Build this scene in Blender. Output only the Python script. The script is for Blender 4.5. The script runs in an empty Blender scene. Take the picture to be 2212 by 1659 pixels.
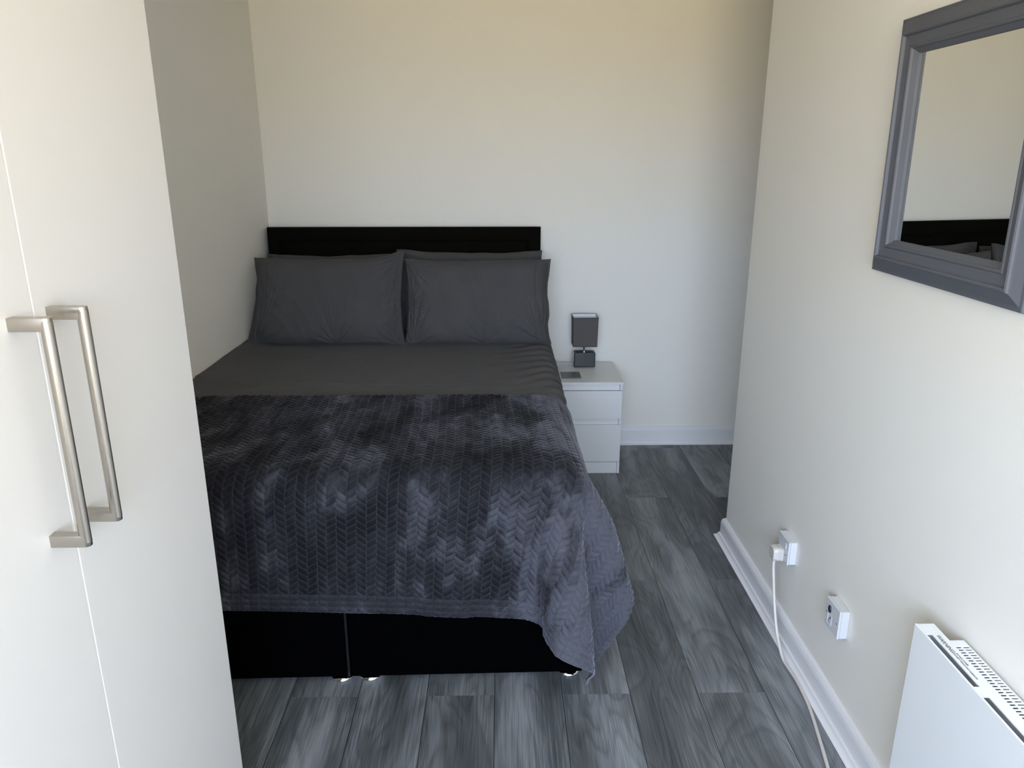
import bpy, bmesh, math, random
import numpy as np
from mathutils import Vector, Matrix

# ------------------------------------------------------------------ camera, world, light, exposure
SC = bpy.context.scene
COL = SC.collection
SC.view_settings.view_transform = 'Standard'
SC.view_settings.look = 'None'
SC.view_settings.gamma = 1.0
SC.view_settings.use_curve_mapping = False
SC.view_settings.exposure = 0.0

CAM_H = 1.566
PITCH, YAW, FPX = math.radians(16.84), math.radians(0.915), 1617.0
cd = bpy.data.cameras.new('camera'); cam = bpy.data.objects.new('camera', cd); COL.objects.link(cam)
cam.location = (0, 0, CAM_H)
cam.rotation_euler = (math.pi/2 - PITCH, 0, -YAW)
cd.sensor_fit = 'HORIZONTAL'; cd.sensor_width = 36.0
cd.lens = 36.0*FPX/2212.0
cd.clip_start = 0.02
SC.camera = cam

FRONT_Y = -1.55           # the wall with the wide window, behind the camera
WIN = (-1.62, 0.95, 1.00, 2.20)   # opening x0, x1, z0, z1

w = bpy.data.worlds.new('daylight'); SC.world = w; w.use_nodes = True
nt = w.node_tree; nt.nodes.clear()
o = nt.nodes.new('ShaderNodeOutputWorld'); bg = nt.nodes.new('ShaderNodeBackground')
tc = nt.nodes.new('ShaderNodeTexCoord'); sp = nt.nodes.new('ShaderNodeSeparateXYZ'); rp = nt.nodes.new('ShaderNodeValToRGB')
mp = nt.nodes.new('ShaderNodeMapRange'); mp.inputs['From Min'].default_value = -1; mp.inputs['From Max'].default_value = 1
nt.links.new(tc.outputs['Generated'], sp.inputs[0]); nt.links.new(sp.outputs['Z'], mp.inputs['Value'])
nt.links.new(mp.outputs['Result'], rp.inputs['Fac'])
els = rp.color_ramp.elements
els[0].position = 0.0; els[0].color = (0.86, 0.70, 0.42, 1)       # sunlit paving below the horizon
els[1].position = 1.0; els[1].color = (0.66, 0.90, 1.42, 1)        # zenith
for pos, c in ((0.485, (0.86, 0.71, 0.44, 1)), (0.52, (0.85, 1.03, 1.32, 1)), (0.70, (0.81, 1.01, 1.38, 1))):
    e = els.new(pos); e.color = c
bg.inputs['Strength'].default_value = 17.8
nt.links.new(rp.outputs['Color'], bg.inputs['Color']); nt.links.new(bg.outputs[0], o.inputs['Surface'])

# portal in the window opening: guides the sampling of the daylight that comes through it
pl = bpy.data.lights.new('window_portal', 'AREA'); pl.shape = 'RECTANGLE'
pl.size = WIN[1]-WIN[0]; pl.size_y = WIN[3]-WIN[2]
pl.cycles.is_portal = True
po = bpy.data.objects.new('window_portal', pl); COL.objects.link(po)
po.location = ((WIN[0]+WIN[1])/2, FRONT_Y-0.10, (WIN[2]+WIN[3])/2)
po.rotation_euler = (math.pi/2, 0, 0)
SC.cycles.max_bounces = 10
SC.cycles.diffuse_bounces = 6
SC.cycles.sample_clamp_indirect = 6.0
SC.cycles.use_denoising = True

# ------------------------------------------------------------------ helpers
def link(o, parent=None):
    COL.objects.link(o)
    if parent is not None: o.parent = parent
    return o

def inv(parent):
    if parent is None: return Matrix.Identity(4)
    M = Matrix.Identity(4); p = parent; chain = []
    while p is not None: chain.append(p); p = p.parent
    for p in reversed(chain): M = M @ p.matrix_basis
    return M.inverted()

def bx(bm, x0, x1, y0, y1, z0, z1):
    vs = [bm.verts.new((x, y, z)) for z in (z0, z1) for y in (y0, y1) for x in (x0, x1)]
    for f in ((0,2,3,1),(4,5,7,6),(0,1,5,4),(2,6,7,3),(0,4,6,2),(1,3,7,5)):
        bm.faces.new([vs[i] for i in f])
    return vs

def obj(name, bm, mat, parent=None, bevel=0.0, seg=2, smooth=False):
    """links a bmesh given in world coordinates as ONE mesh object under its parent"""
    bmesh.ops.recalc_face_normals(bm, faces=bm.faces)
    me = bpy.data.meshes.new(name)
    bm.transform(inv(parent)); bm.to_mesh(me); bm.free()
    me.materials.append(mat)
    o = bpy.data.objects.new(name, me); link(o, parent)
    if smooth:
        for p in me.polygons: p.use_smooth = True
    if bevel:
        m = o.modifiers.new('bevel', 'BEVEL'); m.width = bevel; m.segments = seg; m.limit_method = 'ANGLE'; m.angle_limit = math.radians(40)
        for p in me.polygons: p.use_smooth = True
        m.harden_normals = True
    return o

def box_obj(name, b, mat, parent=None, bevel=0.0, seg=2):
    bm = bmesh.new(); bx(bm, *b); return obj(name, bm, mat, parent, bevel, seg)

def struct(o): o['kind'] = 'structure'; return o

def thing(name, label, cat, loc, rz=0.0, group=None):
    o = bpy.data.objects.new(name, None); COL.objects.link(o)
    o.empty_display_size = 0.1
    o.location = loc; o.rotation_euler = (0, 0, rz)
    o['label'] = label; o['category'] = cat
    if group: o['group'] = group
    return o

def tag(o, label, cat, group=None):
    o['label'] = label; o['category'] = cat
    if group: o['group'] = group
    return o

def lathe(bm, prof, cx, cy, n=32, axis='z'):
    rings = []
    for r, h in prof:
        rings.append([bm.verts.new((cx+r*math.cos(2*math.pi*k/n), cy+r*math.sin(2*math.pi*k/n), h)) for k in range(n)])
    for a, b in zip(rings, rings[1:]):
        for k in range(n):
            bm.faces.new((a[k], a[(k+1) % n], b[(k+1) % n], b[k]))
    bm.faces.new(rings[0]); bm.faces.new(rings[-1])

def tube(bm, pts, r, n=12, cap=True):
    pts = [Vector(p) for p in pts]; rings = []
    up = Vector((0.123, 0.3, 1)).normalized(); prev = None
    for i, p in enumerate(pts):
        t = (pts[min(i+1, len(pts)-1)]-pts[max(i-1, 0)]).normalized()
        a = (prev - t*prev.dot(t)).normalized() if prev is not None else t.cross(up).normalized()
        prev = a; b = t.cross(a)
        rings.append([bm.verts.new(p + a*r*math.cos(2*math.pi*k/n) + b*r*math.sin(2*math.pi*k/n)) for k in range(n)])
    for a, b in zip(rings, rings[1:]):
        for k in range(n): bm.faces.new((a[k], a[(k+1) % n], b[(k+1) % n], b[k]))
    if cap: bm.faces.new(rings[0]); bm.faces.new(rings[-1])

def catmull(pts, k=8):
    P = [Vector(p) for p in pts]; out = []
    P = [P[0]*2-P[1]] + P + [P[-1]*2-P[-2]]
    for i in range(1, len(P)-2):
        for j in range(k):
            t = j/k
            out.append(0.5*((2*P[i]) + (P[i+1]-P[i-1])*t + (2*P[i-1]-5*P[i]+4*P[i+1]-P[i+2])*t*t + (3*P[i]-P[i-1]-3*P[i+1]+P[i+2])*t**3))
    out.append(P[-2]); return out

def sweep(bm, path, prof, closed=False):
    """prof: list of (offset, height) swept along a path in the xy plane with mitred corners; offset to the LEFT of travel"""
    n = len(path); rings = []
    for i in range(n):
        p = Vector(path[i]).to_2d()
        d0 = (p-Vector(path[i-1]).to_2d()).normalized() if (i > 0 or closed) else None
        d1 = (Vector(path[(i+1) % n]).to_2d()-p).normalized() if (i < n-1 or closed) else None
        if d0 is None: d0 = d1
        if d1 is None: d1 = d0
        n0 = Vector((-d0.y, d0.x)); n1 = Vector((-d1.y, d1.x))
        m = (n0+n1).normalized(); m = m / max(0.2, m.dot(n0))
        rings.append([bm.verts.new((p.x+m.x*o_, p.y+m.y*o_, h)) for o_, h in prof])
    k = len(prof)
    for i in range(n if closed else n-1):
        a, b = rings[i], rings[(i+1) % n]
        for j in range(k): bm.faces.new((a[j], a[(j+1) % k], b[(j+1) % k], b[j]))
    if not closed: bm.faces.new(rings[0]); bm.faces.new(rings[-1])

_rs = np.random.RandomState(7); _tab = _rs.rand(64, 64)
def vnoise(x, y):
    xi = np.floor(x).astype(int); yi = np.floor(y).astype(int); fx = x-xi; fy = y-yi
    fx = fx*fx*(3-2*fx); fy = fy*fy*(3-2*fy)
    a = _tab[xi % 64, yi % 64]; b = _tab[(xi+1) % 64, yi % 64]; c = _tab[xi % 64, (yi+1) % 64]; d = _tab[(xi+1) % 64, (yi+1) % 64]
    return (a*(1-fx)+b*fx)*(1-fy)+(c*(1-fx)+d*fx)*fy - 0.5
def fbm(x, y, o_=3):
    s = 0; a = 1.0
    for k in range(o_): s = s + a*vnoise(x*2**k+17.3*k, y*2**k+5.1*k); a *= 0.5
    return s

def grid_mesh(name, P, mat, parent=None, uv=None, attrs=None):
    """P: nu x nv x 3 array"""
    nu, nv = P.shape[:2]
    M = np.array(inv(parent)); Q = P.reshape(-1, 3) @ M[:3, :3].T + M[:3, 3]
    idx = np.arange(nu*nv).reshape(nu, nv)
    F = np.stack([idx[:-1, :-1], idx[:-1, 1:], idx[1:, 1:], idx[1:, :-1]], -1).reshape(-1, 4)      # faces look up and outwards
    me = bpy.data.meshes.new(name)
    me.vertices.add(len(Q)); me.vertices.foreach_set('co', Q.ravel())
    me.loops.add(F.size); me.loops.foreach_set('vertex_index', F.ravel())
    me.polygons.add(len(F)); me.polygons.foreach_set('loop_start', np.arange(0, F.size, 4)); 
    me.update(calc_edges=True)
    if uv is not None:
        l = me.uv_layers.new(name='rest'); l.data.foreach_set('uv', uv.reshape(-1, 2)[F.ravel()].ravel())
    for k_, A_ in (attrs or {}).items():
        at = me.attributes.new(k_, 'FLOAT', 'POINT'); at.data.foreach_set('value', A_.ravel().astype(np.float32))
    me.polygons.foreach_set('use_smooth', np.ones(len(F), bool))
    me.materials.append(mat); me.validate()
    o = bpy.data.objects.new(name, me); return link(o, parent)

# ------------------------------------------------------------------ materials
class NT:
    def __init__(s, name):
        s.m = bpy.data.materials.new(name); s.m.use_nodes = True; s.t = s.m.node_tree
        s.b = s.t.nodes['Principled BSDF']
    def n(s, typ, **kw):
        nd = s.t.nodes.new(typ)
        for k, v in kw.items():
            if k.startswith('i_'): nd.inputs[k[2:].replace('_', ' ')].default_value = v
            else: setattr(nd, k, v)
        return nd
    def l(s, a, b): s.t.links.new(a, b)
    def math(s, op, a, b=None, c=None):
        nd = s.t.nodes.new('ShaderNodeMath'); nd.operation = op
        for i, v in enumerate((a, b, c)):
            if v is None: continue
            if isinstance(v, (int, float)): nd.inputs[i].default_value = v
            else: s.l(v, nd.inputs[i])
        return nd.outputs[0]
    def set(s, **kw):
        for k, v in kw.items(): s.b.inputs[k.replace('_', ' ')].default_value = v
        return s
    def bump(s, h, strength=0.3, dist=0.001):
        b = s.n('ShaderNodeBump'); b.inputs['Strength'].default_value = strength; b.inputs['Distance'].default_value = dist
        s.l(h, b.inputs['Height']); s.l(b.outputs[0], s.b.inputs['Normal']); return b

def noisy(name, col, rough, scale=60, bump=0.15, dist=0.001, var=0.03, spec=0.5, metal=0.0, vscale=3):
    t = NT(name); t.set(Roughness=rough, Metallic=metal); t.b.inputs['Specular IOR Level'].default_value = spec
    tcn = t.n('ShaderNodeTexCoord')
    nz = t.n('ShaderNodeTexNoise', i_Scale=scale, i_Detail=4.0); t.l(tcn.outputs['Object'], nz.inputs['Vector'])
    if bump: t.bump(nz.outputs['Fac'], bump, dist)
    n2 = t.n('ShaderNodeTexNoise', i_Scale=vscale, i_Detail=3.0); t.l(tcn.outputs['Object'], n2.inputs['Vector'])
    mx = t.n('ShaderNodeMix', data_type='RGBA'); t.l(n2.outputs['Fac'], mx.inputs[0])
    mx.inputs[6].default_value = (*[max(0, c*(1-var)) for c in col], 1); mx.inputs[7].default_value = (*[c*(1+var) for c in col], 1)
    t.l(mx.outputs[2], t.b.inputs['Base Color'])
    return t.m

M_wall = noisy('wall_paint', (0.845, 0.83, 0.775), 0.75, scale=220, bump=0.12, dist=0.0008, var=0.012, spec=0.3)
M_ceil = noisy('ceiling_paint', (0.82, 0.81, 0.78), 0.85, scale=200, bump=0.1)
M_trim = noisy('gloss_trim', (0.80, 0.81, 0.84), 0.28, scale=30, bump=0.05, var=0.01)
M_ward = noisy('wardrobe_laminate', (0.76, 0.745, 0.72), 0.38, scale=300, bump=0.03, var=0.005)
M_edge = noisy('wardrobe_edging', (0.90, 0.89, 0.86), 0.4, scale=50, bump=0)
M_cab = noisy('cabinet_laminate', (0.74, 0.76, 0.77), 0.33, scale=250, bump=0.02, var=0.006)
M_heat = noisy('heater_enamel', (0.82, 0.85, 0.87), 0.32, scale=300, bump=0.05, var=0.005)
M_plas = noisy('white_plastic', (0.66, 0.68, 0.72), 0.3, scale=60, bump=0, var=0.01)
M_cream = noisy('cream_plastic', (0.62, 0.60, 0.57), 0.35, scale=60, bump=0, var=0.02)
M_dark = noisy('dark_plastic', (0.02, 0.025, 0.03), 0.35, scale=60, bump=0)
M_black = noisy('heater_interior', (0.03, 0.033, 0.038), 0.6, scale=60, bump=0)
M_ink = noisy('warning_ink', (0.03, 0.03, 0.05), 0.6, scale=60, bump=0)
M_frame = noisy('grey_painted_wood', (0.105, 0.112, 0.132), 0.5, spec=0.2, scale=70, bump=0.12, var=0.06, vscale=12)
M_chrome = noisy('chrome', (0.85, 0.85, 0.85), 0.06, scale=60, bump=0, metal=1.0, var=0.0)
M_cer = noisy('glazed_ceramic', (0.035, 0.045, 0.052), 0.12, scale=60, bump=0, var=0.1)
M_coast = noisy('coaster_slate', (0.115, 0.108, 0.10), 0.35, scale=120, bump=0.05)
M_lining = noisy('shade_lining', (0.75, 0.78, 0.84), 0.7, scale=100, bump=0)
M_card = noisy('shade_trim', (0.03, 0.03, 0.035), 0.7, scale=100, bump=0)

def metal_brushed():
    t = NT('brushed_nickel'); t.set(Metallic=1.0, Roughness=0.26); t.b.inputs['Base Color'].default_value = (0.44, 0.405, 0.355, 1)
    tcn = t.n('ShaderNodeTexCoord'); mpn = t.n('ShaderNodeMapping'); mpn.inputs['Scale'].default_value = (60, 60, 900)
    t.l(tcn.outputs['Object'], mpn.inputs[0]); nz = t.n('ShaderNodeTexNoise', i_Scale=1.0, i_Detail=2.0); t.l(mpn.outputs[0], nz.inputs['Vector'])
    t.bump(nz.outputs['Fac'], 0.08, 0.0005); return t.m
M_nick = metal_brushed()

def mirror_mat():
    t = NT('mirror_glass'); t.set(Metallic=1.0, Roughness=0.0); t.b.inputs['Base Color'].default_value = (0.86, 0.87, 0.85, 1); return t.m
M_mirror = mirror_mat()

def fabric(name, col, sheen=0.0, spec=0.15, tint=(0.5, 0.5, 0.55), weave=900.0, bump=0.25, rough=0.9, srough=0.35, pile=0.0, pcol=None, psc=9.0):
    t = NT(name); t.set(Roughness=rough); t.b.inputs['Specular IOR Level'].default_value = spec
    t.b.inputs['Sheen Weight'].default_value = sheen; t.b.inputs['Sheen Roughness'].default_value = srough
    t.b.inputs['Sheen Tint'].default_value = (*tint, 1)
    tcn = t.n('ShaderNodeTexCoord')
    nz = t.n('ShaderNodeTexNoise', i_Scale=weave, i_Detail=2.0); t.l(tcn.outputs['Object'], nz.inputs['Vector'])
    t.bump(nz.outputs['Fac'], bump, 0.0006)
    n2 = t.n('ShaderNodeTexNoise', i_Scale=psc, i_Detail=4.0, i_Roughness=0.6); t.l(tcn.outputs['Object'], n2.inputs['Vector'])
    r = t.n('ShaderNodeValToRGB'); t.l(n2.outputs['Fac'], r.inputs['Fac'])
    r.color_ramp.elements[0].position = 0.38; r.color_ramp.elements[1].position = 0.66
    pc = pcol or col
    r.color_ramp.elements[0].color = (*col, 1); r.color_ramp.elements[1].color = (*pc, 1)
    t.l(r.outputs['Color'], t.b.inputs['Base Color'])
    if pile:
        t.l(t.math('MULTIPLY_ADD', r.outputs['Alpha'], 0.0, sheen), t.b.inputs['Sheen Weight'])
    return t.m

M_pcot = fabric('pillowcase_cotton', (0.066, 0.065, 0.067), sheen=0.08, tint=(0.6, 0.6, 0.6), weave=1400, bump=0.15, pcol=(0.072, 0.071, 0.073))
M_cotton = fabric('charcoal_cotton', (0.078, 0.077, 0.081), sheen=0.10, tint=(0.6, 0.6, 0.6), weave=1400, bump=0.15, pcol=(0.086, 0.085, 0.089))
M_velvet = fabric('black_velvet', (0.0009, 0.0009, 0.0012), sheen=0.004, spec=0.012, tint=(0.4, 0.4, 0.5), weave=900, bump=0.1)
M_velvet2 = fabric('headboard_velvet', (0.0050, 0.0044, 0.0034), sheen=0.02, spec=0.03, tint=(0.5, 0.4, 0.3), weave=900, bump=0.1)
M_shade = fabric('shade_linen', (0.105, 0.098, 0.095), sheen=0.05, weave=700, bump=0.4)

def plush():
    t = NT('plush_throw'); t.set(Roughness=0.8); t.b.inputs['Specular IOR Level'].default_value = 0.15
    t.b.inputs['Sheen Roughness'].default_value = 0.38; t.b.inputs['Sheen Tint'].default_value = (0.62, 0.64, 0.75, 1)
    uv = t.n('ShaderNodeUVMap', uv_map='rest')
    mpn = t.n('ShaderNodeMapping'); mpn.inputs['Scale'].default_value = (9, 4.2, 1); t.l(uv.outputs[0], mpn.inputs[0])
    n1 = t.n('ShaderNodeTexNoise', i_Scale=1.0, i_Detail=5.0, i_Roughness=0.65, i_Distortion=0.5); t.l(mpn.outputs[0], n1.inputs['Vector'])
    gr = t.n('ShaderNodeAttribute', attribute_name='groove'); lf = t.n('ShaderNodeAttribute', attribute_name='leaf')
    # brushed nap: darker and lighter swathes of pile, each embossed leaf a little different
    nap_sidelight = t.math('ADD', n1.outputs['Fac'], t.math('MULTIPLY_ADD', lf.outputs['Fac'], 0.16, -0.08))
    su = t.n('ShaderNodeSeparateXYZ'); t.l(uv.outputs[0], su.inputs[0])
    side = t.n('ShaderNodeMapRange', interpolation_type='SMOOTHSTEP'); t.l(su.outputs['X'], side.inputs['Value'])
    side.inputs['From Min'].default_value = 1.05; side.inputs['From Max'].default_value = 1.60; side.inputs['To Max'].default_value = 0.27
    nap_sidelight = t.math('ADD', nap_sidelight, side.outputs['Result'])          # grazing sheen of the right-hand hang put into the pile colour
    r = t.n('ShaderNodeValToRGB'); t.l(nap_sidelight, r.inputs['Fac'])
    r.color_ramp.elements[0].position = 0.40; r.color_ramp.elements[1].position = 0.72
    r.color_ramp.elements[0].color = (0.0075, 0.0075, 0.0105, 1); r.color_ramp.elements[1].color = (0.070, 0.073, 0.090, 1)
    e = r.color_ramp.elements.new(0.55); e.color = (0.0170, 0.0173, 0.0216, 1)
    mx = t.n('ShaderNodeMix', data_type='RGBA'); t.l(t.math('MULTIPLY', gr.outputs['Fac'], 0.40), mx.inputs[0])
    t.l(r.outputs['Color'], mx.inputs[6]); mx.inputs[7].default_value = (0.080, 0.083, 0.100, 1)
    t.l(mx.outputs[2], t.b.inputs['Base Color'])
    t.l(t.math('MULTIPLY_ADD', nap_sidelight, 1.25, -0.42), t.b.inputs['Sheen Weight'])
    f = t.n('ShaderNodeTexNoise', i_Scale=700.0, i_Detail=2.0); t.l(uv.outputs[0], f.inputs['Vector'])
    t.bump(f.outputs['Fac'], 0.35, 0.0012); return t.m
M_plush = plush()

def floor_mat():
    t = NT('grey_oak_laminate'); g = t.n('ShaderNodeNewGeometry'); s = t.n('ShaderNodeSeparateXYZ'); t.l(g.outputs['Position'], s.inputs[0])
    X, Y = s.outputs['X'], s.outputs['Y']
    PW, PL = 0.2065, 1.371
    u = t.math('DIVIDE', t.math('SUBTRACT', X, 0.184-PW*20), PW)
    iu = t.math('FLOOR', u); fu = t.math('SUBTRACT', u, iu)
    par = t.math('MODULO', iu, 2.0)                    # plank [.184,.391] is index 20: even planks end at 1.906
    yo = t.math('MULTIPLY', par, 0.735)
    v = t.math('DIVIDE', t.math('ADD', t.math('SUBTRACT', Y, 1.906-PL*5), yo), PL)
    iv = t.math('FLOOR', v); fv = t.math('SUBTRACT', v, iv)
    cid = t.n('ShaderNodeCombineXYZ'); t.l(iu, cid.inputs[0]); t.l(iv, cid.inputs[1])
    wn = t.n('ShaderNodeTexWhiteNoise', noise_dimensions='3D'); t.l(cid.outputs[0], wn.inputs['Vector'])
    rnd = wn.outputs['Value']
    # per-plank grain coordinates
    off = t.math('MULTIPLY', rnd, 40.0)
    gc = t.n('ShaderNodeCombineXYZ'); t.l(t.math('MULTIPLY', X, 5.5), gc.inputs[0]); t.l(t.math('MULTIPLY', Y, 1.25), gc.inputs[1]); t.l(off, gc.inputs[2])
    n1 = t.n('ShaderNodeTexNoise', i_Scale=1.0, i_Detail=2.0, i_Roughness=0.45, i_Distortion=0.3); t.l(gc.outputs[0], n1.inputs['Vector'])
    rings = t.math('FRACT', t.math('MULTIPLY', n1.outputs['Fac'], 17.0))
    rr = t.n('ShaderNodeValToRGB'); t.l(rings, rr.inputs['Fac'])
    e = rr.color_ramp.elements; e[0].position = 0; e[0].color = (0, 0, 0, 1); e[1].position = 1; e[1].color = (0.15, 0.15, 0.15, 1)
    x1 = e.new(0.28); x1.color = (1, 1, 1, 1); x2 = e.new(0.75); x2.color = (0.75, 0.75, 0.75, 1)
    fc = t.n('ShaderNodeCombineXYZ'); t.l(t.math('MULTIPLY', X, 330.0), fc.inputs[0]); t.l(t.math('MULTIPLY', Y, 6.0), fc.inputs[1]); t.l(off, fc.inputs[2])
    n2 = t.n('ShaderNodeTexNoise', i_Scale=1.0, i_Detail=4.0, i_Roughness=0.6); t.l(fc.outputs[0], n2.inputs['Vector'])
    bc = t.n('ShaderNodeCombineXYZ'); t.l(t.math('MULTIPLY', X, 9.0), bc.inputs[0]); t.l(t.math('MULTIPLY', Y, 1.6), bc.inputs[1]); t.l(off, bc.inputs[2])
    n3 = t.n('ShaderNodeTexNoise', i_Scale=1.0, i_Detail=3.0, i_Roughness=0.5); t.l(bc.outputs[0], n3.inputs['Vector'])
    tot = t.math('ADD', t.math('MULTIPLY', rr.outputs['Color'], 0.10), t.math('MULTIPLY', n2.outputs['Fac'], 0.60))
    tot = t.math('ADD', tot, t.math('MULTIPLY_ADD', n3.outputs['Fac'], 0.95, -0.22))
    tot = t.math('ADD', tot, t.math('MULTIPLY', rnd, 0.11))
    # knots
    kc = t.n('ShaderNodeCombineXYZ'); t.l(t.math('MULTIPLY', X, 6.0), kc.inputs[0]); t.l(t.math('MULTIPLY', Y, 2.6), kc.inputs[1]); t.l(off, kc.inputs[2])
    vo = t.n('ShaderNodeTexVoronoi', i_Scale=1.0); t.l(kc.outputs[0], vo.inputs['Vector'])
    kn = t.n('ShaderNodeMapRange', interpolation_type='SMOOTHSTEP'); t.l(vo.outputs['Distance'], kn.inputs['Value']); kn.inputs['From Min'].default_value = 0.02; kn.inputs['From Max'].default_value = 0.22
    tot = t.math('MULTIPLY', tot, t.math('MULTIPLY_ADD', kn.outputs['Result'], 0.28, 0.72))
    cr = t.n('ShaderNodeValToRGB'); t.l(tot, cr.inputs['Fac'])
    e = cr.color_ramp.elements; e[0].position = 0.30; e[0].color = (0.026, 0.029, 0.031, 1); e[1].position = 0.92; e[1].color = (0.26, 0.282, 0.305, 1)
    m_ = e.new(0.62); m_.color = (0.098, 0.109, 0.117, 1)
    # joints
    d1 = t.math('MULTIPLY', t.math('MINIMUM', fu, t.math('SUBTRACT', 1.0, fu)), PW)
    d2 = t.math('MULTIPLY', t.math('MINIMUM', fv, t.math('SUBTRACT', 1.0, fv)), PL)
    g1 = t.n('ShaderNodeMapRange'); t.l(d1, g1.inputs['Value']); g1.inputs['From Min'].default_value = 0.0004; g1.inputs['From Max'].default_value = 0.0016
    g2 = t.n('ShaderNodeMapRange'); t.l(d2, g2.inputs['Value']); g2.inputs['From Min'].default_value = 0.0003; g2.inputs['From Max'].default_value = 0.0012
    mx = t.n('ShaderNodeMix', data_type='RGBA'); t.l(g1.outputs['Result'], mx.inputs[0]); mx.inputs[6].default_value = (0.008, 0.009, 0.01, 1); t.l(cr.outputs['Color'], mx.inputs[7])
    m2 = t.n('ShaderNodeMix', data_type='RGBA'); t.l(g2.outputs['Result'], m2.inputs[0]); m2.inputs[6].default_value = (0.13, 0.135, 0.14, 1); t.l(mx.outputs[2], m2.inputs[7])  # paler end joints: a glint painted into the joint colour
    t.l(m2.outputs[2], t.b.inputs['Base Color'])
    hh = t.math('ADD', t.math('MULTIPLY', n2.outputs['Fac'], 0.25), t.math('MULTIPLY', t.math('MINIMUM', g1.outputs['Result'], g2.outputs['Result']), 1.0))
    t.bump(hh, 0.35, 0.0007)
    t.l(t.math('MULTIPLY_ADD', n2.outputs['Fac'], 0.18, 0.36), t.b.inputs['Roughness'])
    t.b.inputs['Specular IOR Level'].default_value = 0.4
    return t.m
M_floor = floor_mat()

# ------------------------------------------------------------------ the room
XL, XR, YB, ZC = -1.205, 0.959, 4.0, 2.36
YE = 2.872                     # where the right wall ends
T = 0.10
struct(box_obj('floor', (-2.4, 2.0, FRONT_Y-T, YB+T, -0.06, 0), M_floor))
struct(box_obj('ceiling', (-2.4, 2.0, FRONT_Y-T, YB+T, ZC, ZC+0.08), M_ceil))
struct(box_obj('wall_left', (XL-T, XL, -0.10, YB+T, 0, ZC), M_wall))
struct(box_obj('wall_added_side', (-2.4, -2.3, FRONT_Y-T, 0.0, 0, ZC), M_wall))  # unseen room extension, added with the wider window to light the right wall
struct(box_obj('wall_added_back', (-2.3, XL-T, -0.10, 0.0, 0, ZC), M_wall))
struct(box_obj('wall_back', (XL, 2.0, YB, YB+T, 0, ZC), M_wall))
struct(box_obj('wall_right', (XR, XR+0.11, FRONT_Y, YE, 0, ZC), M_wall))
struct(box_obj('wall_side', (1.9, 2.0, 1.7, YB, 0, ZC), M_wall))
struct(box_obj('wall_hall', (XR+0.11, 1.9, 1.7, 1.8, 0, ZC), M_wall))
bm = bmesh.new()
bx(bm, -2.3, WIN[0], FRONT_Y-T, FRONT_Y, 0, ZC)
bx(bm, WIN[1], XR+0.11, FRONT_Y-T, FRONT_Y, 0, ZC)
bx(bm, WIN[0], WIN[1], FRONT_Y-T, FRONT_Y, WIN[3], ZC)
bx(bm, WIN[0], WIN[1], FRONT_Y-T, FRONT_Y, 0, WIN[2])
struct(obj('wall_front', bm, M_wall))
# unseen window behind the camera, its width and sill height shaped for the light
win = bpy.data.objects.new('window_1', None); COL.objects.link(win); win.location = (0, FRONT_Y-0.05, WIN[2]); struct(win)
bm = bmesh.new()
xa, xb = WIN[0]+0.002, WIN[1]-0.002; za, zb = WIN[2]+0.002, WIN[3]-0.002
for q in ((xa, xa+0.05, za, zb), (xb-0.05, xb, za, zb), (xa+0.05, xb-0.05, zb-0.05, zb), (xa+0.05, xb-0.05, za, za+0.05)):
    bx(bm, q[0], q[1], FRONT_Y-0.08, FRONT_Y-0.02, q[2], q[3])
obj('window_frame', bm, M_trim, win)
box_obj('window_sill', (WIN[0]-0.03, WIN[1], FRONT_Y+0.0005, FRONT_Y+0.12, WIN[2]-0.025, WIN[2]), M_trim, win, 0.004)

# skirting boards with a quadrant moulding along the floor
SK, SH = 0.016, 0.093
def skirt_prof(h=SH):
    return [(0, 0.0), (SK, 0.0), (SK, h-0.022), (SK*0.86, h-0.012), (SK*0.55, h-0.004), (SK*0.25, h), (0, h)]
def scotia_prof():
    return [(SK, 0.0), (SK+0.021, 0.0), (SK+0.021, 0.0022), (SK+0.0155, 0.0045), (SK+0.0105, 0.0085), (SK+0.0075, 0.0135), (SK+0.0065, 0.0185), (SK+0.0052, 0.0205), (SK, 0.0208)]
g = 0.0006
pr = [(XR+0.11+g, YE+g), (XR-g, YE+g), (XR-g, FRONT_Y)]       # round the free end of the wall, then towards the viewer
def side(path, prof): # offset must point into the room
    return path, prof
bm = bmesh.new(); sweep(bm, pr, [(-o_, h) for o_, h in skirt_prof()]); struct(obj('baseboard_right', bm, M_trim, smooth=False))
bm = bmesh.new(); sweep(bm, pr, [(-o_, h) for o_, h in scotia_prof()]); struct(obj('trim_1', bm, M_trim, smooth=False))
pb = [(XL, YB-g), (1.9, YB-g)]
bm = bmesh.new(); sweep(bm, pb, [(-o_, h+0.01*(h > 0.05)) for o_, h in skirt_prof()]); struct(obj('baseboard_back', bm, M_trim))
bm = bmesh.new(); sweep(bm, pb, [(-o_, h) for o_, h in scotia_prof()]); struct(obj('trim_2', bm, M_trim))

# ------------------------------------------------------------------ wardrobe
WX = -0.60
wd = thing('wardrobe', 'tall white wardrobe with flat doors and two nickel bar handles', 'wardrobe', (-0.9, 0.7, 0))
GAP = 0.957; FAR = 1.410; TH = 0.018
box_obj('carcass', (XL+0.006, WX-TH-0.002, 0.051, FAR-0.001, 0.0, 2.16), M_ward, wd, 0.001)
def door(y0, y1):
    d = box_obj('door', (WX-TH, WX, y0, y1, 0.06, 2.15), M_ward, wd, 0.0016, 3); return d
dR = door(GAP+0.0012, FAR)
dL = door(GAP-0.4505, GAP-0.0012)
dN = door(GAP-0.905, GAP-0.4525)
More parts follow.
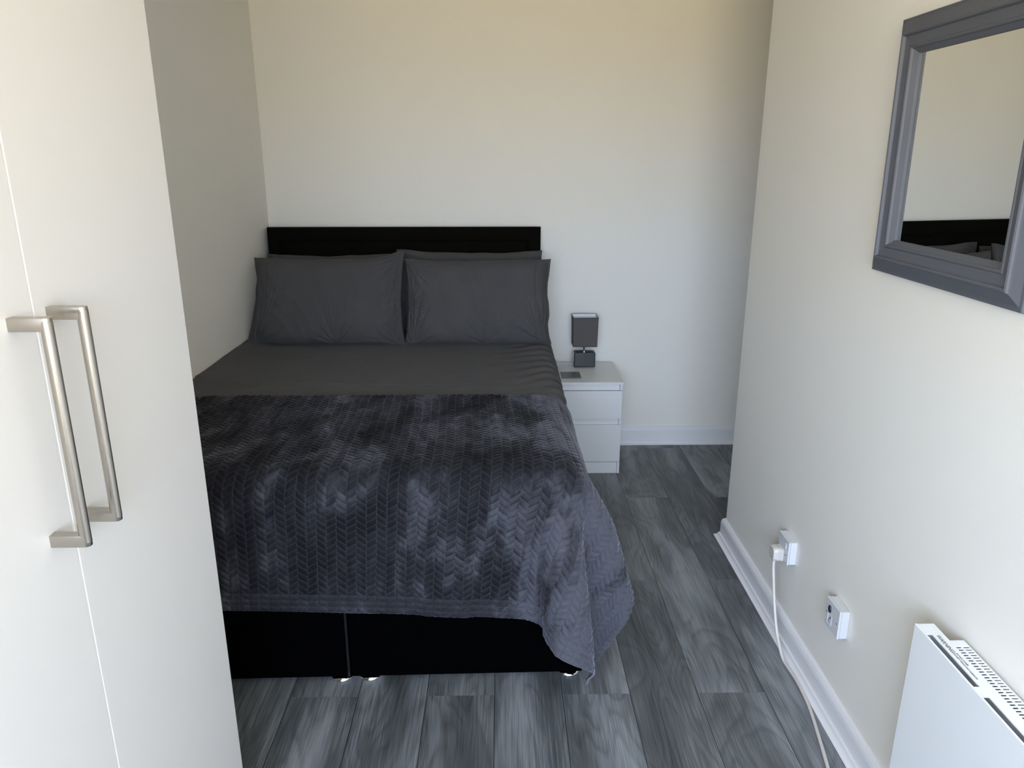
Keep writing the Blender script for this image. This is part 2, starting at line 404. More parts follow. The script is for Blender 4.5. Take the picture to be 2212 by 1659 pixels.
# the pale edging line between the two doors
box_obj('edging', (WX-TH, WX-0.0006, GAP-0.0011, GAP+0.0011, 0.06, 2.15), M_edge, dR)
def handle(y, z0, z1, parent):
    X1 = -0.556; r = 0.0075
    h = thing('tmp', 'x', 'x', (WX, y, (z0+z1)/2)); h.name = 'handle'
    for k in ('label', 'category'): del h[k]
    h.parent = parent; h.matrix_parent_inverse = Matrix.Identity(4)
    h.location = inv(parent) @ Vector((WX, y, (z0+z1)/2))
    bm = bmesh.new()
    for za, zb in ((z0, z0+0.017), (z1-0.017, z1)):
        # block plus rounded end under the bar
        vs = []
        n = 10; prof = [(WX, y-0.0072), (X1, y-0.0072)] + [(X1+0.0072*math.sin(math.pi*k/n), y-0.0072*math.cos(math.pi*k/n)) for k in range(1, n)] + [(X1, y+0.0072), (WX, y+0.0072)]
        lo = [bm.verts.new((a, b, za)) for a, b in prof]; hi = [bm.verts.new((a, b, zb)) for a, b in prof]
        bm.faces.new(lo); bm.faces.new(hi)
        for k in range(len(prof)): bm.faces.new((lo[k], lo[(k+1) % len(prof)], hi[(k+1) % len(prof)], hi[k]))
    # join bar into the brackets
    lathe(bm, [(r*0.99, z0+0.004), (r, z0+0.006), (r, z1-0.006), (r*0.99, z1-0.004)], X1, y, 28)
    o = obj('tmpm', bm, M_nick, parent); o.name = 'handle'
    bpy.data.objects.remove(h)
    m = o.modifiers.new('b', 'BEVEL'); m.width = 0.0006; m.segments = 2; m.limit_method = 'ANGLE'
    for p in o.data.polygons: p.use_smooth = len(p.vertices) == 4 and abs(p.normal.z) < 0.3
    return o
handle(0.908, 1.068, 1.379, dL)
handle(0.990, 1.064, 1.377, dR)

# ------------------------------------------------------------------ bed
bed = thing('divan_bed', 'black velvet divan double bed in two halves on chrome glides against the cream wall', 'bed', (-0.4525, 2.9425, 0), math.radians(1.04))
Mb = Matrix.Translation((-0.4525, 2.9425, 0)) @ Matrix.Rotation(math.radians(1.04), 4, 'Z')
def bed_box(name, b, mat, bevel, seg=3, mid=None):
    bm = bmesh.new(); bx(bm, *b); bm.transform(Mb); o = obj(name, bm, mat, bed, bevel, seg); return o
ZB, ZT = 0.021, 0.335
b1 = bed_box('base_half', (-0.6875, -0.036, -0.972, 0.93, ZB, ZT), M_velvet, 0.006)
b2 = bed_box('base_half', (-0.030, 0.6875, -0.972, 0.93, ZB, ZT), M_velvet, 0.006)
# corner piping down the seam of the left half
bm = bmesh.new(); tube(bm, [Mb @ Vector((-0.0385, -0.9735, z)) for z in np.linspace(ZB+0.004, ZT-0.004, 12)], 0.0032, 8)
M_pipe = fabric('velvet_piping', (0.010, 0.010, 0.013), sheen=0.15, tint=(0.5, 0.5, 0.6)); obj('piping', bm, M_pipe, b1, smooth=True)
bed_box('mattress', (-0.67, 0.665, -0.93, 0.925, ZT+0.001, 0.60), M_cotton, 0.04, 4)
def foot(x, y):
    bm = bmesh.new()
    lathe(bm, [(0.032, 0.0), (0.0345, 0.0012), (0.0355, 0.004), (0.0350, 0.0068), (0.0325, 0.0105), (0.0275, 0.0140), (0.022, 0.0165), (0.020, 0.0205)], x, y, 36)
    obj('foot', bm, M_chrome, bed, smooth=True)
for (lx, ly) in ((-0.066, -0.938), (0.022, -0.936), (0.648, -0.936), (-0.62, -0.938), (-0.066, 0.86), (0.022, 0.86), (0.648, 0.86), (-0.62, 0.86)):
    p = Mb @ Vector((lx, ly, 0)); foot(p.x, p.y)

# headboard: padded outer border round a row of padded inner panels
hb = None
def pad(bm, x0, x1, z0, z1, y, d, n=6, crown=0.010):
    """cushioned rectangle bulging towards -y"""
    nx = max(6, int((x1-x0)/0.03)); nz = 8
    V = []
    for i in range(nx+1):
        row = []
        for k in range(nz+1):
            s = i/nx; t_ = k/nz
            ex = min(s*(x1-x0), (1-s)*(x1-x0)); ez = min(t_*(z1-z0), (1-t_)*(z1-z0))
            e = min(ex, ez); h = crown*(1-(1-min(1, e/0.022))**2)
            row.append(bm.verts.new((x0+(x1-x0)*s, y-h, z0+(z1-z0)*t_)))
        V.append(row)
    for i in range(nx):
        for k in range(nz): bm.faces.new((V[i][k], V[i+1][k], V[i+1][k+1], V[i][k+1]))
HX0, HX1, HZ, HY = -1.190, 0.210, 1.224, 3.905
bm = bmesh.new(); bx(bm, HX0+0.003, HX1-0.003, HY, 3.978, 0.30, HZ-0.003); hb = obj('headboard', bm, M_velvet2, bed, 0.012, 4)
# upholstered outer border: a swept padded strip, top and sides
bm = bmesh.new()
bw = 0.072
path = [(HX0, 0.35), (HX0, HZ), (HX1, HZ), (HX1, 0.35)]
prof = [(0.0, 0.030), (0.0, 0.004), (0.003, -0.008), (0.012, -0.018), (0.030, -0.022), (0.055, -0.019), (0.066, -0.012), (bw, 0.0), (bw, 0.030)]
rings = []
for i, (px, pz) in enumerate(path):
    mx_, mz_ = (1, 0) if px == HX0 else (-1, 0)
    if i in (1, 2): mz_ = -1
    rings.append([bm.verts.new((px+mx_*o_, HY+h, pz+mz_*o_)) for o_, h in prof])
for a, b in zip(rings, rings[1:]):
    nseg = 40
    for j in range(len(prof)-1): bm.faces.new((a[j], a[j+1], b[j+1], b[j]))
obj('border', bm, M_velvet2, hb, smooth=True)
xs = [-1.116, -0.773, -0.462, -0.154, 0.136]
for row, (za, zb) in enumerate(((0.93, 1.151), (0.70, 0.927))):
    for a, b in zip(xs, xs[1:]):
        bm = bmesh.new(); pad(bm, a+0.0015, b-0.0015, za, zb, HY-0.001, 0.01); obj('padded_panel', bm, M_velvet2, hb, smooth=True)

# ------------------------------------------------------------------ duvet
def duvet():
    X0, Y0, R, TOP = 0.252, 1.984, 0.085, 0.711
    A0 = -1.198; topx = (X0-R)-A0
    arc = R*math.pi/2
    nu, nv = 190, 240
    LU = topx + arc + 0.26; LV = (3.885-(Y0+R)) + arc + 0.26
    U, V = np.meshgrid(np.linspace(0, LU, nu), np.linspace(0, LV, nv), indexing='ij')
    def bend(S, flat):
        e = np.maximum(S-flat, 0); a = np.clip(e/R, 0, math.pi/2); rest = np.maximum(e-arc, 0)
        out = np.where(S < flat, S, flat + R*np.sin(a)); drop = R*(1-np.cos(a)) + rest
        return out, drop, rest
    fy = 3.885-(Y0+R)
    ox, dx, rx = bend(U, topx); oy, dy, ry = bend(V, fy)
    x = A0 + ox; y = 3.885 - oy
    drop = np.sqrt(dx**2+dy**2)
    z = TOP - np.minimum(drop, R+0.27)
    # round the vertical corner
    ex = np.maximum(x-(X0-R), 0); ey = np.maximum((Y0+R)-y, 0); n = np.hypot(ex, ey)
    k = np.where(n > R, R/np.maximum(n, 1e-6), 1.0)
    x = np.where(n > R, X0-R+ex*k, x); y = np.where(n > R, Y0+R-ey*k, y)
    # gentle flare of the hanging side, less beside the cabinet
    hang = np.clip((TOP-0.05-z)/0.3, 0, 1)
    x = x + 0.012*hang*(y < 3.4)
    # puff towards the wall and the middle
    z = z + 0.030*np.exp(-((U)/0.10)**2)*np.clip((y-2.0)/0.3, 0, 1) + 0.010*fbm(U*2.3+3, V*1.9, 2)
    # soft long crease across, wrinkles fanning over the right edge
    cr = 2.83 + 0.012*np.sin(x*3.1) + 0.01*fbm(x*5, y*0+2, 2)
    z = z - 0.0035*np.exp(-((y-cr)/0.007)**2)*(x < 0.1)*(0.4+np.clip(0.6-x, 0, 1)*0.6)
    z = z + 0.002*np.exp(-((y-cr-0.02)/0.018)**2)
    wr = np.clip((U-(topx-0.20))/0.22, 0, 1)
    ph = (V*1.0 + 0.55*(U-topx))/0.105
    fold = np.sin(2*math.pi*(ph + 1.1*fbm(V*3.1, U*2.0+9, 2)))
    fold = np.sign(fold)*np.abs(fold)**0.8
    am = wr*(0.006+0.007*(vnoise(V*5, U*3)+0.5))*np.clip((y-2.665)/0.15, 0, 1)
    x = x + am*fold*np.clip((U-topx)/0.06, 0, 1); z = z + am*fold*np.clip(1.3-(U-topx)/0.10, 0.0, 1)*0.8
    fine = 0.0018*fbm(U*11+V*5, V*17, 3)
    z = z + fine
    und = np.clip((2.655-y)/0.04, 0, 1); z = z - 0.014*und*(z > TOP-R); x = x-0.024*und*np.clip((x-0.1)/0.1, 0, 1); y = y+0.022*np.clip((Y0+R-y)/R, 0, 1)
    x = np.minimum(x, np.where(y > 3.5, 0.2605, 9))
    P = np.stack([x, y, z], 2)
    o = grid_mesh('duvet', P, M_cotton, uv=np.stack([U, V], 2))
    m = o.modifiers.new('s', 'SOLIDIFY'); m.thickness = 0.02; m.offset = -1
    # face normals outward
    return tag(o, 'smooth charcoal cotton duvet spread over the double bed under the plush throw', 'duvet')
dv = duvet()

# ------------------------------------------------------------------ pillows
def pillow(name, label, x0, x1, yb, zb, yt, zt, T_, seed, cuff, peak=(0, 0), group=None, flare=0.0):
    nu, nv = 250, 160
    s, t = np.meshgrid(np.linspace(-1, 1, nu), np.linspace(0, 1, nv), indexing='ij')
    rs = seed*13.7
    W = (x1-x0)/2; cx = (x0+x1)/2
    c = 2*t-1
    sc = s*cuff                               # +1 at the cuff end
    body = np.clip((0.86-sc)/1.86*2, 0, 1)    # 0 on the cuff flap
    es = np.where(sc > 0, np.clip((0.97-sc)/0.5, 0, 1), np.clip((1+sc)/0.42, 0, 1))
    es = np.sqrt(np.clip(1-(1-es)**2, 0, 1))
    et = np.clip((1-np.abs(c))/0.55, 0, 1); et = np.sqrt(np.clip(1-(1-et)**2.2, 0, 1))
    th = T_*0.5*(es*et)**0.9
    th = np.maximum(th, 0.006*np.clip((1-np.abs(s))/0.02, 0, 1)*np.clip((1-np.abs(c))/0.02, 0, 1))
    # outline: sides sag inwards between the corners, cuff edge wavers
    inset = 0.018*(1-c**2)
    edge = 0.010*fbm(t*4.2+rs, s*0+rs, 2)
    X = cx + cuff*flare*(1-t)**1.3*np.clip(sc, 0, 1)**2 + s*(W - inset*np.abs(s)**3) + edge*np.clip(sc, 0, 1)**4*cuff*1.6
    H = t + 0.0
    dzt = (-0.012*(1-np.abs(s)**2.5) + peak[0]*np.exp(-((s-peak[1])/0.22)**2))*t**3
    sag = 0.006*fbm(s*2.6+rs, t*0+3, 2)*t**4
    d = np.array([0, yt-yb, zt-zb]); L = np.linalg.norm(d); up = d/L
    nrm = np.array([0, -up[2], up[1]])
    wr = 0.0*s
    a_ = np.sin(2*math.pi*(s*2.1+t*1.3+1.4*fbm(s*1.3+rs, t*1.3, 2))); wr = wr + 0.0035*np.abs(a_)**3*(fbm(s*1.2+rs, t*1.1+5, 1)+0.5)
    # wrinkles radiating from the lower corners and the inner seam
    for (ax, ay, k, amp, sig) in [(p_[0], p_[1], p_[2]*1.5, p_[3]*2.3, p_[4]) for p_ in ((-0.9, 0.0, 9, 0.010, 0.55), (0.9, 0.0, 8, 0.010, 0.55), (-cuff*0.98, 0.45, 11, 0.008, 0.35), (-cuff*0.98, 0.95, 9, 0.009, 0.5), (0.1, 0.0, 10, 0.007, 0.4))]:
        dx_ = (s-ax)*1.5; dy_ = (t-ay); r = np.hypot(dx_, dy_)+1e-3; a = np.arctan2(dy_, dx_)
        f = fbm(a*k*0.55+rs+ax*3, r*1.3+rs, 2)
        f = -np.abs(f)**0.8
        wr = wr + amp*f*np.exp(-(r/sig)**2)*np.clip(r/0.08, 0, 1)
    wr = wr + 0.016*fbm(s*1.9+rs, t*1.5+rs, 2) + 0.003*fbm(s*9+rs+t*4, t*7-s*3, 3)
    seam = np.exp(-((sc-0.80)/0.008)**2)*0.0035*1.0
    ce = np.clip((1-np.abs(s))/0.05, 0, 1)*np.clip((1-np.abs(c))/0.05, 0, 1)
    flapw = 0.012*fbm(t*3.3+rs+4, sc*1.5, 2)*np.clip((sc-0.72)/0.25, 0, 1)
    base = np.array([0, yb, zb])
    F = np.zeros((nu, nv, 3)); B = np.zeros_like(F)
    for A, sg in ((F, 1), (B, -1)):
        disp = th*sg + (wr*ce if sg > 0 else wr*ce*0.5) + flapw - (seam if sg > 0 else 0)
        A[..., 0] = X
        A[..., 1] = base[1] + up[1]*L*H + nrm[1]*disp
        A[..., 2] = base[2] + up[2]*(L*H) + nrm[2]*disp + dzt + sag
    # bottom pressed flat against the duvet
    for A in (F, B): A[..., 2] = np.maximum(A[..., 2], zb-0.002)
    # weld the two sheets into one closed mesh
    verts = np.concatenate([F.reshape(-1, 3), B.reshape(-1, 3)]); idx = np.arange(nu*nv).reshape(nu, nv); off = nu*nv
    fs = []
    a = np.stack([idx[:-1, :-1], idx[1:, :-1], idx[1:, 1:], idx[:-1, 1:]], -1).reshape(-1, 4); fs += a.tolist(); fs += (a[:, ::-1]+off).tolist()
    bd = list(idx[:, 0]) + list(idx[-1, 1:]) + list(idx[-2::-1, -1]) + list(idx[0, -2:0:-1])
    for i in range(len(bd)):
        p, q = bd[i], bd[(i+1) % len(bd)]; fs.append([q, p, p+off, q+off])
    me = bpy.data.meshes.new(name); me.from_pydata(verts.tolist(), [], fs); me.materials.append(M_pcot)
    me.polygons.foreach_set('use_smooth', np.ones(len(me.polygons), bool)); me.update()
    o = bpy.data.objects.new(name, me); COL.objects.link(o); tag(o, label, 'pillow', group); return o
pillow('pillow', 'charcoal pillow on the left of the front pair, cuff against the left wall', -1.172, -0.452, 3.475, 0.713, 3.590, 1.114, 0.150, 1, -1, peak=(0.032, 0.97), flare=0.031, group='charcoal pillows stacked two deep at the headboard')
pillow('pillow', 'charcoal pillow on the right of the front pair, cuff beside the nightstand', -0.455, 0.246, 3.475, 0.713, 3.590, 1.104, 0.150, 2, 1, group='charcoal pillows stacked two deep at the headboard')
pillow('pillow', 'charcoal pillow mostly hidden on the left of the back pair, leaning on the headboard', -1.165, -0.53, 3.735, 0.713, 3.805, 1.105, 0.11, 3, -1, group='charcoal pillows stacked two deep at the headboard')
pillow('pillow', 'charcoal pillow standing higher on the right of the back pair, leaning on the headboard', -0.52, 0.214, 3.735, 0.713, 3.805, 1.117, 0.11, 4, 1, peak=(0.01, -0.9), group='charcoal pillows stacked two deep at the headboard')

# ------------------------------------------------------------------ throw: a cloth settled over the bed, then embossed with the leaf pattern
TW, TL = 1.79, 1.076
def settle():
    FLX, FLY, R, top = 0.10, 0.02, 0.08, 0.705
    nu, nv = 63, 38
    rng = np.random.RandomState(1)
    u = np.linspace(0, TW, nu); v = np.linspace(0, TL, nv); U, V = np.meshgrid(u, v, indexing='ij')
    P = np.stack([-1.192+U, 2.668-V, np.full_like(U, .74)], 2); P[..., 2] += rng.randn(nu, nv)*.003
    du, dv_ = TW/(nu-1), TL/(nv-1); vel = np.zeros_like(P)
    fix = np.zeros((nu, nv), bool); fix[:, :3] |= (P[:, :3, 0] < .16); fix[0:2, :] |= (P[0:2, :, 1] > 2.1)
    fixpos = P.copy(); fixpos[..., 2] = .709
    S = slice; cons = []; bend = []
    dvr = (dv_*(1+0.04*u/TW))[:, None, None]                # the cloth hangs a little lower towards the right
    for o_ in (0, 1):
        cons.append(((S(o_, nu-1, 2), S(None)), (S(o_+1, nu, 2), S(None)), du, 1.))
        cons.append(((S(None), S(o_, nv-1, 2)), (S(None), S(o_+1, nv, 2)), dvr, 1.))
    dg = math.hypot(du, dv_)
    for o_ in (0, 1):
        for q in (0, 1):
            cons.append(((S(o_, nu-1, 2), S(q, nv-1, 2)), (S(o_+1, nu, 2), S(q+1, nv, 2)), dg, .35))
            cons.append(((S(o_+1, nu, 2), S(q, nv-1, 2)), (S(o_, nu-1, 2), S(q+1, nv, 2)), dg, .35))
    for st_ in (2, 4):
        for o_ in range(st_):
            bend.append(((S(0, nu-st_), S(None)), (S(st_, nu), S(None)), du*st_, .008))
            bend.append(((S(None), S(0, nv-st_)), (S(None), S(st_, nv)), dvr*st_, .008))
    def push(p):
        x, y, z = p[:, 0], p[:, 1], p[:, 2]; fl = np.clip(top-z, 0, .5); x0 = .248+FLX*fl; y0 = 1.954+0.018*(x+0.45)-FLY*fl
        q = np.stack([np.maximum(x-(x0-R), 0), -np.maximum((y0+R)-y, 0), np.maximum(z-(top-R), 0)], 1)
        n = np.linalg.norm(q, axis=1); core = n == 0; m = (n < R) & ~core; d = np.zeros_like(p)
        d[m] = q[m]/n[m][:, None]*(R-n[m])[:, None]
        k = core
        if k.any():
            D = np.stack([(x0-x)[k], (y-y0)[k], (top-z)[k]], 0); c = np.argmin(D, 0); pk = np.zeros((k.sum(), 3))
            pk[c == 0, 0] = D[0][c == 0]; pk[c == 1, 1] = -D[1][c == 1]; pk[c == 2, 2] = D[2][c == 2]; d[k] = pk
        return d, m | k
    def con(a, b, rest, k):
        d = P[b]-P[a]; l = np.linalg.norm(d, axis=-1, keepdims=True); c = (l-rest)/np.maximum(l, 1e-6)*d*.5*k; P[a] += c; P[b] -= c
    h = 1/120.
    for st in range(700):
        vel[..., 2] -= 9.8*h; vel *= .985; prev = P.copy(); P = P + vel*h
        for it in range(9):
            for c in cons: con(*c)
            for c in bend: con(*c)
            f = P.reshape(-1, 3); d, m = push(f); f = f+d; m2 = f[:, 2] < .015; f[m2, 2] = .015; f[:, 0] = np.maximum(f[:, 0], -1.192)
            P = f.reshape(P.shape); P[fix] = fixpos[fix]
        mm = (m | m2).reshape(nu, nv)
        if st > 80: P[mm] = prev[mm]+(P[mm]-prev[mm])*np.array([.35, .35, 1.])
        vel = (P-prev)/h; sp_ = np.linalg.norm(vel, axis=-1, keepdims=True); vel *= np.minimum(1, 3/np.maximum(sp_, 1e-6))
    return P

def upsample(P, n0, n1):
    def axis(A, n):
        m = A.shape[0]; t = np.linspace(0, m-1, n); i = np.clip(np.floor(t).astype(int), 0, m-2); f = (t-i)[:, None, None]
        E = np.concatenate([2*A[:1]-A[1:2], A, 2*A[-1:]-A[-2:-1]]); p0, p1, p2, p3 = E[i], E[i+1], E[i+2], E[i+3]
        # cubic B-spline: smooth folds
        return ((1-f)**3*p0 + (3*f**3-6*f**2+4)*p1 + (-3*f**3+3*f**2+3*f+1)*p2 + f**3*p3)/6
    A = axis(P, n0); return axis(A.transpose(1, 0, 2), n1).transpose(1, 0, 2)

P0 = settle()
TN0, TN1 = 860, 540
P = upsample(P0, TN0, TN1)
P[..., 0] = np.where(P[..., 0] > 0.33, 0.33+(P[..., 0]-0.33)*0.6, P[..., 0])
pl_ = 1.954+0.018*(P[..., 0]+0.45)-0.02*np.clip(0.705-P[..., 2], 0, .5); b_ = pl_-P[..., 1]
k_ = np.clip((0.16-P[..., 0])/0.1, 0, 1)
P[..., 1] = np.where(b_ > 0, P[..., 1] + k_*(b_-0.014*np.tanh(b_/0.014)), P[..., 1])
U, V = np.meshgrid(np.linspace(0, TW, TN0), np.linspace(0, TL, TN1), indexing='ij')
dU = np.gradient(P, axis=0); dV = np.gradient(P, axis=1); N = np.cross(dV, dU); N /= np.maximum(np.linalg.norm(N, axis=2, keepdims=True), 1e-9)
if N[200, 60, 2] < 0: N = -N   # outwards: up on top of the bed
CW, LP = 0.0285, 0.0205
Uw = U + 0.004*fbm(U*3, V*4, 2)
c = Uw/CW; ci = np.floor(c); cf = c-ci
sgn = np.where(ci % 2 == 0, 1.0, -1.0)
lv = (V + 0.003*fbm(U*9, V*8+4, 2) + sgn*(cf-0.5)*CW*0.62)/LP + 0.5*(ci % 2) ; lf = lv-np.floor(lv)
hemz = np.clip((V-(TL-0.062))/0.006, 0, 1)
prof_l = (1-np.abs(2*lf-1)**4.0)*(1.06-0.2*lf); prof_c = 1-np.abs(2*cf-1)**6
leaf = np.clip(prof_l, 0, 1)**0.7*np.clip(prof_c, 0, 1)**0.6
hemr = (1-np.abs(2*((V-(TL-0.056))/0.019 % 1)-1)**3)
hp = leaf*(1-hemz) + hemz*(0.45*leaf+0.55*hemr)
top_e = np.clip(V/0.006, 0, 1)
h = 0.0074*hp*top_e + 0.0012*fbm(U*60, V*60, 2) + 0.003*fbm(U*7, V*7, 2)
P = P + N*(h+0.005)[..., None]
P[..., 2] = np.maximum(P[..., 2], 0.006); P[..., 0] = np.maximum(P[..., 0], XL+0.004)
rl = _rs.rand(256, 256)[ci.astype(int) % 256, np.floor(lv).astype(int) % 256]
groove = 1-np.clip((1-np.abs(2*lf-1)**9), 0, 1)*np.clip(1-np.abs(2*cf-1)**13, 0, 1)
groove = groove*(1-hemz) + hemz*np.clip(0.35+0.4*(1-hemr), 0, 1)
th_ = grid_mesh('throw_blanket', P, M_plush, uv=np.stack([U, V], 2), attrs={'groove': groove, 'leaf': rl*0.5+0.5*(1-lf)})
m = th_.modifiers.new('thickness', 'SOLIDIFY'); m.thickness = 0.006; m.offset = -1; m.use_rim_only = True
tag(th_, 'dark slate plush throw embossed with rows of leaves, folded over the foot of the bed', 'blanket')

# ------------------------------------------------------------------ nightstand
ns = thing('nightstand', 'white two drawer nightstand beside the bed against the back wall', 'nightstand', (0.437, 3.77, 0))
x0, x1, yf, yb = 0.264, 0.611, 3.570, 3.958
box_obj('top_panel', (x0-0.0005, x1+0.003, yf-0.001, yb+0.003, 0.4795, 0.4915), M_cab, ns, 0.001)
for a, b in ((x0, x0+0.0125), (x1-0.0125, x1)):
    box_obj('side_panel', (a, b, yf+0.0165, yb, 0, 0.479), M_cab, ns, 0.0008)
bm = bmesh.new()      # front edges of the sides seen at the grip gaps and the plinth
box_obj('back_panel', (x0+0.0127, x1-0.0127, yb-0.006, yb-0.001, 0.03, 0.478), M_cab, ns)
for za, zb in ((0.2960, 0.4450), (0.0640, 0.2655)):
    d = box_obj('drawer', (x0, x1, yf, yf+0.016, za, zb), M_cab, ns, 0.0012)
    box_obj('drawer_box', (x0+0.015, x1-0.015, yf+0.0162, yb-0.02, za+0.01, zb-0.03), M_cab, d)
for za, zb in ((0.4480, 0.4790), (0.2670, 0.2950)):
    bm = bmesh.new(); bx(bm, x0+0.0137, x1-0.0137, yf+0.012, yf+0.0155, za-0.001, zb+0.001); bx(bm, x1-0.0125, x1, yf+0.001, yf+0.0155, za, zb); bx(bm, x0, x0+0.0125, yf+0.001, yf+0.0155, za, zb)
    obj('grip_rail', bm, M_cab, ns)
bm = bmesh.new(); bx(bm, x0+0.0137, x1-0.0137, yf+0.004, yf+0.0155, 0.0, 0.0605); bx(bm, x1-0.0125, x1, yf+0.001, yf+0.0162, 0, 0.0615); bx(bm, x0, x0+0.0125, yf+0.001, yf+0.0162, 0, 0.0615)
obj('plinth', bm, M_cab, ns)

# coaster
co = box_obj('coaster', (0.311, 0.411, 3.640, 3.752, 0.4917, 0.4957), M_coast, None, 0.0008)
tag(co, 'square dark grey coaster lying on the white nightstand before the lamp', 'coaster')

# lamp
lp = thing('table_lamp', 'small table lamp with square grey shade and glazed dark block base', 'lamp', (0.447, 3.877, 0.4915))
o = box_obj('lamp_base', (0.391, 0.506, 3.846, 3.906, 0.4918, 0.573), M_cer, lp, 0.007, 4)
bm = bmesh.new()
lathe(bm, [(0.0052, 0.573), (0.0052, 0.592), (0.0075, 0.593), (0.0075, 0.598), (0.005, 0.599), (0.005, 0.64)], 0.4475, 3.876, 20); obj('stem', bm, M_chrome, lp, smooth=False)
bm = bmesh.new(); tube(bm, [(0.437, 3.876, 0.5955), (0.458, 3.876, 0.5955)], 0.0014, 8); obj('switch', bm, M_chrome, lp)
bm = bmesh.new(); lathe(bm, [(0.012, 0.64), (0.013, 0.655), (0.013, 0.675), (0.02, 0.69), (0.026, 0.71), (0.022, 0.73), (0.008, 0.742)], 0.4475, 3.876, 20); obj('bulb', bm, M_lining, lp, smooth=True)
def shade_shell(bm, a, b, z0, z1, t=0.0015, tp=0.003):
    (ax0, ax1, ay0, ay1) = a
    def ring(o_, z, k): return [bm.verts.new(p) for p in ((ax0+o_+k, ay0+o_+k, z), (ax1-o_-k, ay0+o_+k, z), (ax1-o_-k, ay1-o_-k, z), (ax0+o_+k, ay1-o_-k, z))]
    R_ = [ring(0, z0, tp), ring(0, z1, 0), ring(t, z1, 0), ring(t, z0, tp)]
    for i in range(4):
        A, B = R_[i], R_[(i+1) % 4]
        for k in range(4): bm.faces.new((A[k], A[(k+1) % 4], B[(k+1) % 4], B[k]))
SB = (0.381, 0.513, 3.822, 3.932)
bm = bmesh.new(); shade_shell(bm, SB, None, 0.610, 0.766); sh = obj('lamp_shade', bm, M_shade, lp)
bm = bmesh.new(); shade_shell(bm, (SB[0]+0.0017, SB[1]-0.0017, SB[2]+0.0017, SB[3]-0.0017), None, 0.611, 0.7655, 0.0006); obj('lining', bm, M_lining, sh)
for z in (0.6105, 0.7655):
    k = 0.003 if z < 0.7 else 0
    bm = bmesh.new()
    tube(bm, [(SB[0]+k, SB[2]+k, z), (SB[1]-k, SB[2]+k, z), (SB[1]-k, SB[3]-k, z), (SB[0]+k, SB[3]-k, z), (SB[0]+k, SB[2]+k, z)], 0.0016, 6)
    obj('shade_trim', bm, M_card, sh)
bm = bmesh.new()
for a, b in (((SB[0]+0.003, 3.876), (SB[1]-0.003, 3.876)),): tube(bm, [(a[0], a[1], 0.637), (b[0], b[1], 0.637)], 0.0012, 6)
obj('shade_carrier', bm, M_chrome, sh)

# ------------------------------------------------------------------ mirror on the right wall
mr = thing('wall_mirror', 'square wall mirror in a moulded grey painted wooden frame on the right wall', 'mirror', (XR, 1.60, 1.58))
MY0, MY1, MZ0, MZ1 = 1.312, 1.882, 1.296, 1.870
prof = [(0, 0.0012), (0, 0.017), (0.0015, 0.0195), (0.004, 0.0205), (0.0055, 0.0195), (0.010, 0.0205), (0.028, 0.029), (0.031, 0.031), (0.0325, 0.0345), (0.036, 0.0362), (0.0395, 0.0345), (0.041, 0.0305),
        (0.0425, 0.0285), (0.062, 0.0255), (0.0635, 0.0275), (0.0665, 0.0280), (0.0690, 0.0262), (0.0705, 0.022), (0.080, 0.013), (0.080, 0.0012)]
bm = bmesh.new(); cs = [(MY0, MZ0, 1, 1), (MY1, MZ0, -1, 1), (MY1, MZ1, -1, -1), (MY0, MZ1, 1, -1)]; rings = []
for (yy, zz, sy, sz) in cs: rings.append([bm.verts.new((XR-h_, yy+sy*o_, zz+sz*o_)) for o_, h_ in prof])
for i in range(4):
    a, b = rings[i], rings[(i+1) % 4]
    for j in range(len(prof)): bm.faces.new((a[j], a[(j+1) % len(prof)], b[(j+1) % len(prof)], b[j]))
obj('frame', bm, M_frame, mr)
box_obj('glass', (XR-0.0095, XR-0.0065, MY0+0.076, MY1-0.076, MZ0+0.076, MZ1-0.076), M_mirror, mr)
box_obj('backing_board', (XR-0.0060, XR-0.0015, MY0+0.070, MY1-0.070, MZ0+0.070, MZ1-0.070), M_frame, mr)

# the mirror hangs from its top edge and leans very slightly forward
mr.rotation_euler = (0, math.radians(-0.62), 0); mr.location.x -= 0.0032

# ------------------------------------------------------------------ sockets
def plate(name, label, cat, ya, yb_, za, zb, deep=0.029):
    t = thing(name, label, cat, (XR, (ya+yb_)/2, (za+zb)/2))
    box_obj('back_box', (XR-deep+0.0065, XR-0.0006, ya+0.001, yb_-0.001, za+0.001, zb-0.001), M_plas, t, 0.002)
    box_obj('face_plate', (XR-deep-0.001, XR-deep+0.006, ya, yb_, za, zb), M_plas, t, 0.0022, 3)
    return t
def screw(t, y, z, xf):
    bm = bmesh.new()
    n = 20; c0 = [bm.verts.new((xf-0.0008, y+0.003*math.cos(2*math.pi*k/n), z+0.003*math.sin(2*math.pi*k/n))) for k in range(n)]; c1 = [bm.verts.new((xf, v.co.y, v.co.z)) for v in c0]
    bm.faces.new(c0); bm.faces.new(c1)
    for k in range(n): bm.faces.new((c0[k], c0[(k+1) % n], c1[(k+1) % n], c1[k]))
    s = obj('screw', bm, M_chrome, t)
    bm = bmesh.new(); bx(bm, xf-0.0012, xf-0.0007, y-0.0025, y+0.0025, z-0.0004, z+0.0004); obj('slot', bm, M_dark, s)
xf = XR-0.030
so = plate('wall_socket', 'white single wall socket above the skirting with the cream plug pushed in', 'socket', 2.148, 2.238, 0.293, 0.375)
screw(so, 2.230, 0.334, xf); screw(so, 2.156, 0.334, xf)
box_obj('rocker_switch', (xf-0.003, xf, 2.165, 2.176, 0.345, 0.362), M_plas, so, 0.001)
bm = bmesh.new(); bx(bm, xf-0.0006, xf, 2.166, 2.170, 0.318, 0.323); obj('indicator', bm, M_dark, so)

